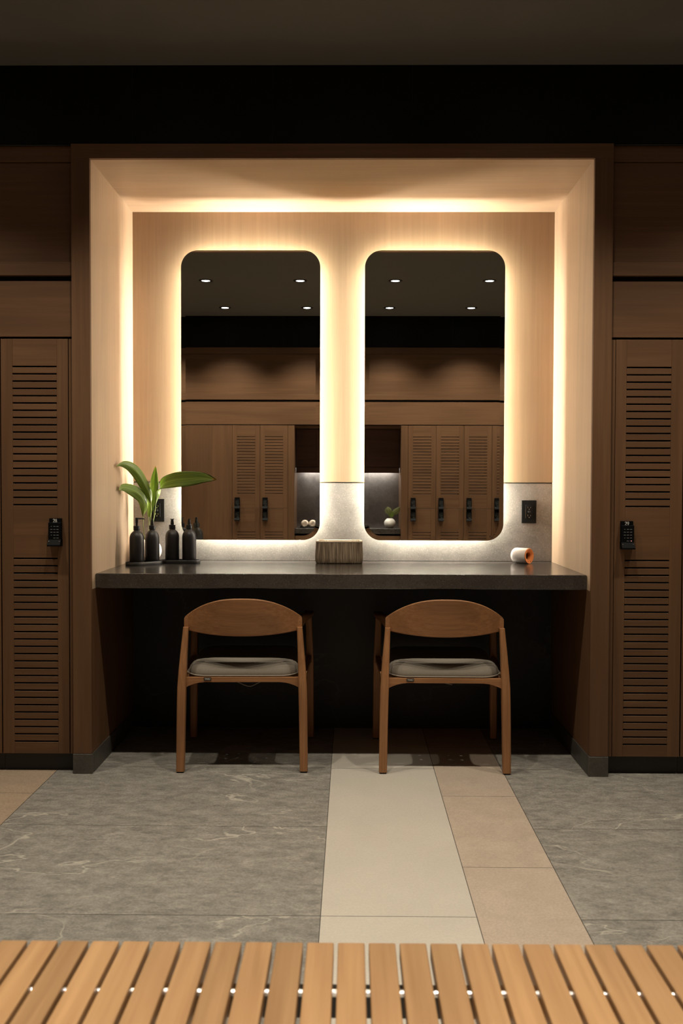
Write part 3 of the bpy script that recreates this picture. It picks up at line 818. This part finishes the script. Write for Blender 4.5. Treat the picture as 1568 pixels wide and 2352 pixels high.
# hair dryer head lying on the counter
def dryer():
    ax = Vector((0.72, -0.69, 0.0)).normalized()
    c = Vector((0.800, 4.675, HC+0.0365))
    t = thing('hair_dryer', 'small white cylinder hair dryer with orange ring lying on the counter', 'hair dryer', (c.x, c.y, HC))
    o = (c.x, c.y, HC)
    R = 0.0362
    back = c-ax*0.042
    MB(o).lathe([(0, 0), (R*0.62, 0.0), (R*0.84, 0.003), (R*0.96, 0.009), (R, 0.018), (R, 0.083), (R*0.985, 0.0845), (R*0.90, 0.080), (R*0.55, 0.060), (0.0, 0.058)], back, 48, axis=ax).build('dryer_body', M['white_gloss'], t, smooth=45)
    MB(o).lathe([(R*0.99, 0.0835), (R*1.0, 0.0855), (R*0.96, 0.088), (R*0.86, 0.0872), (R*0.50, 0.080), (R*0.47, 0.074), (R*0.47, 0.062)], back, 48, axis=ax, caps=False).build('front_ring', M['orange'], t, smooth=45)['label'] = 'orange dished ring'
    MB(o).lathe([(0, 0.064), (R*0.475, 0.064), (R*0.475, 0.067), (0, 0.0672)], back, 32, axis=ax).build('air_hole', M['black_plastic'], t)
    sidev = Vector((0, 0, 1)).cross(ax).normalized()
    for s in (-1, 1):
        p = back+ax*0.0872+Vector((0, 0, -1))*R*0.72+sidev*s*0.010
        MB(o).lathe([(0, -0.001), (0.0016, -0.001), (0.0016, 0.0006), (0, 0.0008)], p, 10, axis=ax).build('button', M['black_plastic'], t)
dryer()

# ---------------------------------------------------------------- ceiling downlights
def make_downlight():
    t = thing('downlight', 'x', 'ceiling light', (0, 0, ZC), group='recessed downlights')
    MB().lathe([(0.034, 0.0), (0.034, -0.002), (0.037, -0.006), (0.052, -0.007), (0.056, -0.004), (0.0565, 0.0)], seg=40).build('trim_ring', M['black_satin'], t, smooth=40)
    MB().lathe([(0.0, -0.0055), (0.022, -0.005), (0.0335, -0.0025), (0.0335, -0.0005), (0, -0.0005)], seg=32).build('lens', M['lens'], t, smooth=40)
    return t
SPOT = 77.0
dl0 = make_downlight()
XS = (-1.975, -1.20, -0.425, 0.355, 1.125, 1.90)
rows = [(0.0, XS), (1.245, XS), (3.355, (-1.585, -0.81, -0.035, 0.74, 1.515))]
ordn = ('first', 'second', 'third', 'fourth', 'fifth', 'sixth')
def beam(e):
    ld = bpy.data.lights.new('downlight_beam', 'SPOT'); ld.energy = e; ld.spot_size = math.radians(102); ld.spot_blend = 1.0
    ld.shadow_soft_size = 0.03; ld.color = (1.0, 0.91, 0.77)
    return ld
beams = {0.0: beam(SPOT*1.45), 1.245: beam(SPOT*0.72), 3.355: beam(SPOT)}
lo = bpy.data.objects.new('downlight_beam', beams[0.0]); COL.objects.link(lo); lo.location = (0, 0, -0.02); lo.parent = dl0
first = True
for y, xs in rows:
    for i, xx in enumerate(xs):
        where = {0.0: 'close to the lockers opposite the mirrors', 1.245: 'over the bench', 3.355: 'nearest the alcove'}[y]
        lab = f'round black-rimmed ceiling downlight {where}, {ordn[i]} from the left'
        if first: dl0.location = (xx, y, ZC); dl0['label'] = lab; first = False
        else:
            d_ = dup(dl0, (xx, y, ZC), label=lab)
            for ch in d_.children:
                if ch.type == 'LIGHT': ch.data = beams[y]

# ---------------------------------------------------------------- opposite wall (seen in the mirrors)
OX0, OX1 = -0.568, 0.492
OP0, OP1 = -0.633, 0.562
def make_opposite_locker():
    w = 0.2775
    t = thing('locker', 'x', 'locker', (0, YO, 0), group='two-tier lockers opposite the mirrors')
    O = (0, 0, 0)
    carcass(O, -w/2+0.001, w/2-0.001, -0.47, -0.021, 0.074, 1.768).build('carcass', M['inside'], t)
    MB(O).box(-w/2+0.001, w/2-0.001, -0.48, -0.47, 0.074, 1.768).build('back', M['inside'], t)
    louvre_door(O, -w/2+0.0015, w/2-0.0015, 0.944, 1.7675, 0, -0.0905, 0.0905, ((1.655, 1.09, 20),), back=-1).build('door', [M['oak_z'], M['oak_x']], t)
    louvre_door(O, -w/2+0.0015, w/2-0.0015, 0.0745, 0.941, 0, -0.0905, 0.0905, ((0.705, 0.125, 20),), back=-1).build('door', [M['oak_z'], M['oak_x']], t)
    MB(O).box(-w/2, w/2, -0.045, -0.03, 0, 0.0735).build('plinth', M['plinth'], t)
    keypad_lock(t, O, -0.088, 0.0, 1.050, d=1)
    keypad_lock(t, O, -0.088, 0.0, 0.932, d=1)
    return t
ol = make_opposite_locker()
cols = [(-1.0495, 'mirrored brown two-tier locker next to the plain panel, in the left mirror'), (-0.772, 'mirrored brown two-tier locker next to the recessed shelf, in the left mirror'),
        (0.7015, 'mirrored brown two-tier locker nearest the white vase, in the right mirror'), (0.979, 'mirrored brown two-tier locker second from the white vase, in the right mirror'),
        (1.2565, 'mirrored brown two-tier locker third from the white vase, in the right mirror'), (1.534, 'mirrored brown two-tier locker cut by the right edge of the right mirror')]
for i, (xx, lab) in enumerate(cols):
    if i == 0: ol.location = (xx, YO, 0); ol['label'] = lab
    else: dup(ol, (xx, YO, 0), label=lab)
o = MB((-1.9, YO, 0)).box(-XW+0.002, -1.1895, YO-0.02, YO, 0.0, 1.7675, 0.001, 1).build('tall_panel', M['oak_z'], loc=(-1.9, YO, 0))
tag(o, 'plain brown tall panel mirrored at the left side of the left mirror', 'panel')
o = MB((2.2, YO, 0)).box(1.674, XW-0.002, YO-0.02, YO, 0.0, 1.7675, 0.001, 1).build('tall_panel', M['oak_z'], loc=(2.2, YO, 0))
tag(o, 'plain brown tall panel beyond the last locker opposite the mirrors', 'panel')
overhead(-XW+0.002, XW-0.002, YO, -1, 'long brown panelling above the opposite lockers, seen in both mirrors')

rc = thing('recessed_niche', 'recess between the opposite lockers with grey back, seen in both mirrors', 'niche', ((OX0+OX1)/2, YO, 0))
RO = ((OX0+OX1)/2, YO, 0)
for a, b in ((OP0+0.001, OX0), (OX1, OP1-0.001)):
    MB(RO).box(a, b, YO-0.02, YO+0.001, 0, 1.7675, 0.001, 1).build('post', M['oak_z'], rc)
MB(RO).box(OX0-0.02, OX0, YO-0.47, YO-0.02, 0, 1.7675).build('side_lining', M['oak_z'], rc)
MB(RO).box(OX1, OX1+0.02, YO-0.47, YO-0.02, 0, 1.7675).build('side_lining', M['oak_z'], rc)
MB(RO).box(OX0, OX1, YO-0.47, YO-0.02, 1.748, 1.7675).build('head_lining', M['oak_x'], rc)
MB(RO).box(OX0, OX1, YO-0.47, YO-0.455, 0, 1.748).build('back_panel', M['splash'], rc)['label'] = 'grey stone back of the recess'
wc = thing('wall_cabinet', 'dark wall cabinet at the top of the opposite recess', 'cabinet', ((OX0+OX1)/2, YO-0.25, 1.31))
WO = ((OX0+OX1)/2, YO-0.25, 1.31)
MB(WO).box(OX0+0.002, OX1-0.002, YO-0.45, YO-0.27, 1.352, 1.746).build('cabinet_body', M['dark_wood'], wc)
MB(WO).box(OX0+0.003, -0.0395, YO-0.27, YO-0.25, 1.362, 1.744, 0.001, 1).build('door', M['dark_wood'], wc)
MB(WO).box(-0.0365, OX1-0.003, YO-0.27, YO-0.25, 1.362, 1.744, 0.001, 1).build('door', M['dark_wood'], wc)
MB(WO).box(OX0+0.003, OX1-0.003, YO-0.27, YO-0.25, 1.300, 1.358, 0.001, 1).build('light_pelmet', M['dark_wood'], wc)
MB(WO).box(OX0+0.06, OX1-0.06, YO-0.42, YO-0.40, 1.342, 1.3515).build('light_strip', M['underlight'], wc)
sh = MB(((OX0+OX1)/2, YO-0.2, 0.69)).box(OX0+0.001, OX1-0.001, YO-0.454, YO-0.012, 0.690, 0.742, 0.002, 1).build('recess_shelf', M['counter'], loc=((OX0+OX1)/2, YO-0.2, 0.69))
tag(sh, 'black stone shelf in the opposite recess under the towels and vase', 'shelf')
bc = thing('base_cabinet', 'brown cabinet under the black shelf opposite the mirrors', 'cabinet', ((OX0+OX1)/2, YO-0.05, 0))
CO = ((OX0+OX1)/2, YO-0.05, 0)
MB(CO).box(OX0+0.002, OX1-0.002, YO-0.45, YO-0.07, 0.07, 0.65).build('cabinet_body', M['inside'], bc)
MB(CO).box(OX0+0.002, OX1-0.002, YO-0.45, YO-0.10, 0.0, 0.07).build('plinth', M['plinth'], bc)
for a, b in ((OX0+0.003, -0.0395), (-0.0365, OX1-0.003)):
    MB(CO).box(a, b, YO-0.07, YO-0.05, 0.075, 0.645, 0.001, 1).build('door', M['oak_x'], bc)

v2, vz2 = vase((0.388, YO-0.13, 0.742), 0.058, 'round white vase on the opposite shelf, seen in the right mirror')
m2 = Vector((0.388, YO-0.13, 0.742+vz2-0.03))
G2 = 'variegated leaves in the mirrored vase'
leaf([tuple(m2), tuple(m2+Vector((0.006, 0.0, 0.05))), tuple(m2+Vector((-0.005, 0.01, 0.085))), tuple(m2+Vector((-0.015, 0.02, 0.115))), tuple(m2+Vector((-0.022, 0.02, 0.150)))], 0.075, [(1, 0.3, 0), (1, 0.2, 0)], 'mirrored upright pale-green leaf leaning left in the opposite white vase', t0=0.4, mat='leaf_pale', group=G2)
leaf([tuple(m2+Vector((0.008, 0, 0))), tuple(m2+Vector((0.014, 0.0, 0.05))), tuple(m2+Vector((0.045, 0.01, 0.085))), tuple(m2+Vector((0.075, 0.02, 0.110))), tuple(m2+Vector((0.100, 0.03, 0.148)))], 0.060, [(-0.4, 0.3, 0.8), (-0.4, 0.3, 0.8)], 'mirrored pale leaf reaching right in the opposite white vase', t0=0.35, mat='leaf_pale', group=G2)
leaf([tuple(m2+Vector((0.004, 0.005, 0))), tuple(m2+Vector((0.008, 0.005, 0.04))), tuple(m2+Vector((0.014, 0.015, 0.07))), tuple(m2+Vector((0.02, 0.025, 0.105)))], 0.055, [(1, 0.2, 0), (1, 0.2, 0)], 'mirrored short dark leaf in the middle of the opposite white vase', t0=0.35, mat='leaf', group=G2)

tr = MB((-0.43, YO-0.13, 0.742))
tr.box(-0.515, -0.345, YO-0.20, YO-0.05, 0.742, 0.746); tr.box(-0.515, -0.511, YO-0.20, YO-0.05, 0.746, 0.762); tr.box(-0.349, -0.345, YO-0.20, YO-0.05, 0.746, 0.762)
tr.box(-0.511, -0.349, YO-0.20, YO-0.196, 0.746, 0.762); tr.box(-0.511, -0.349, YO-0.054, YO-0.05, 0.746, 0.762)
tag(tr.build('towel_tray', M['black_satin'], loc=(-0.43, YO-0.13, 0.742)), 'black tray with towels on the opposite shelf, in the left mirror', 'tray')
def towel(xc, label):
    c = Vector((xc, YO-0.125, 0.746+0.0385))
    mb = MB((xc, YO-0.125, 0.746)); rings = []
    for k in range(13):
        q = k/12; y = -0.065+0.13*q; e = 1-0.25*(abs(2*q-1)**6)
        rings.append([(c.x+0.0375*e*math.cos(a)*1.0, c.y+y, c.z+0.0385*e*math.sin(a)) for a in [2*PI*i/28 for i in range(28)]])
    mb.loft(rings)
    o = mb.build('rolled_towel', M['towel'], smooth=60, loc=(xc, YO-0.125, 0.746))
    mb = MB((xc, YO-0.125, 0.746)); pts = []
    for i in range(60):
        a = i/59*4.5*PI; r = 0.006+0.022*i/59
        pts.append((c.x+r*math.cos(a), c.y+0.0655, c.z+r*math.sin(a)))
    mb.tube(pts, 0.002, 6).build('rolled_edge', M['towel'], o, smooth=80)
    return tag(o, label, 'towel', 'rolled towels on the opposite shelf')
towel(-0.470, 'mirrored cream rolled towel at the tray end nearer the lockers')
towel(-0.391, 'mirrored cream rolled towel nearer the right edge of the left mirror')

# ---------------------------------------------------------------- camera and view
yaw, pitch, roll, fpx = 0.00995, 0.02758, 0.00281, 2280.155
f = Vector((-math.sin(yaw)*math.cos(pitch), math.cos(yaw)*math.cos(pitch), -math.sin(pitch)))
r = f.cross(Vector((0, 0, 1))).normalized(); u = r.cross(f)
r2 = r*math.cos(roll)+u*math.sin(roll); u2 = u*math.cos(roll)-r*math.sin(roll)
cam = bpy.data.cameras.new('camera'); co = bpy.data.objects.new('camera', cam); COL.objects.link(co)
co.matrix_world = Matrix(((r2.x, u2.x, -f.x, 0), (r2.y, u2.y, -f.y, 0), (r2.z, u2.z, -f.z, 1.18), (0, 0, 0, 1)))
cam.sensor_fit = 'VERTICAL'; cam.sensor_height = 36.0; cam.sensor_width = 24.0
cam.lens = fpx/2352*36.0
cam.clip_start = 0.05
cam.dof.use_dof = True; cam.dof.focus_distance = 4.35; cam.dof.aperture_fstop = 6.3
SC.camera = co

w = bpy.data.worlds.new('room_dark'); SC.world = w; w.use_nodes = True
w.node_tree.nodes['Background'].inputs[0].default_value = (0.02, 0.017, 0.013, 1)
w.node_tree.nodes['Background'].inputs[1].default_value = 0.0
vsx = SC.view_settings
vsx.view_transform = 'Standard'; vsx.look = 'None'; vsx.exposure = 0.0; vsx.gamma = 1.0; vsx.use_curve_mapping = False
try:
    cy = SC.cycles
    cy.max_bounces = 10; cy.diffuse_bounces = 6; cy.glossy_bounces = 5; cy.use_denoising = True
    cy.sample_clamp_indirect = 60.0; cy.caustics_reflective = False; cy.caustics_refractive = False
except Exception: pass
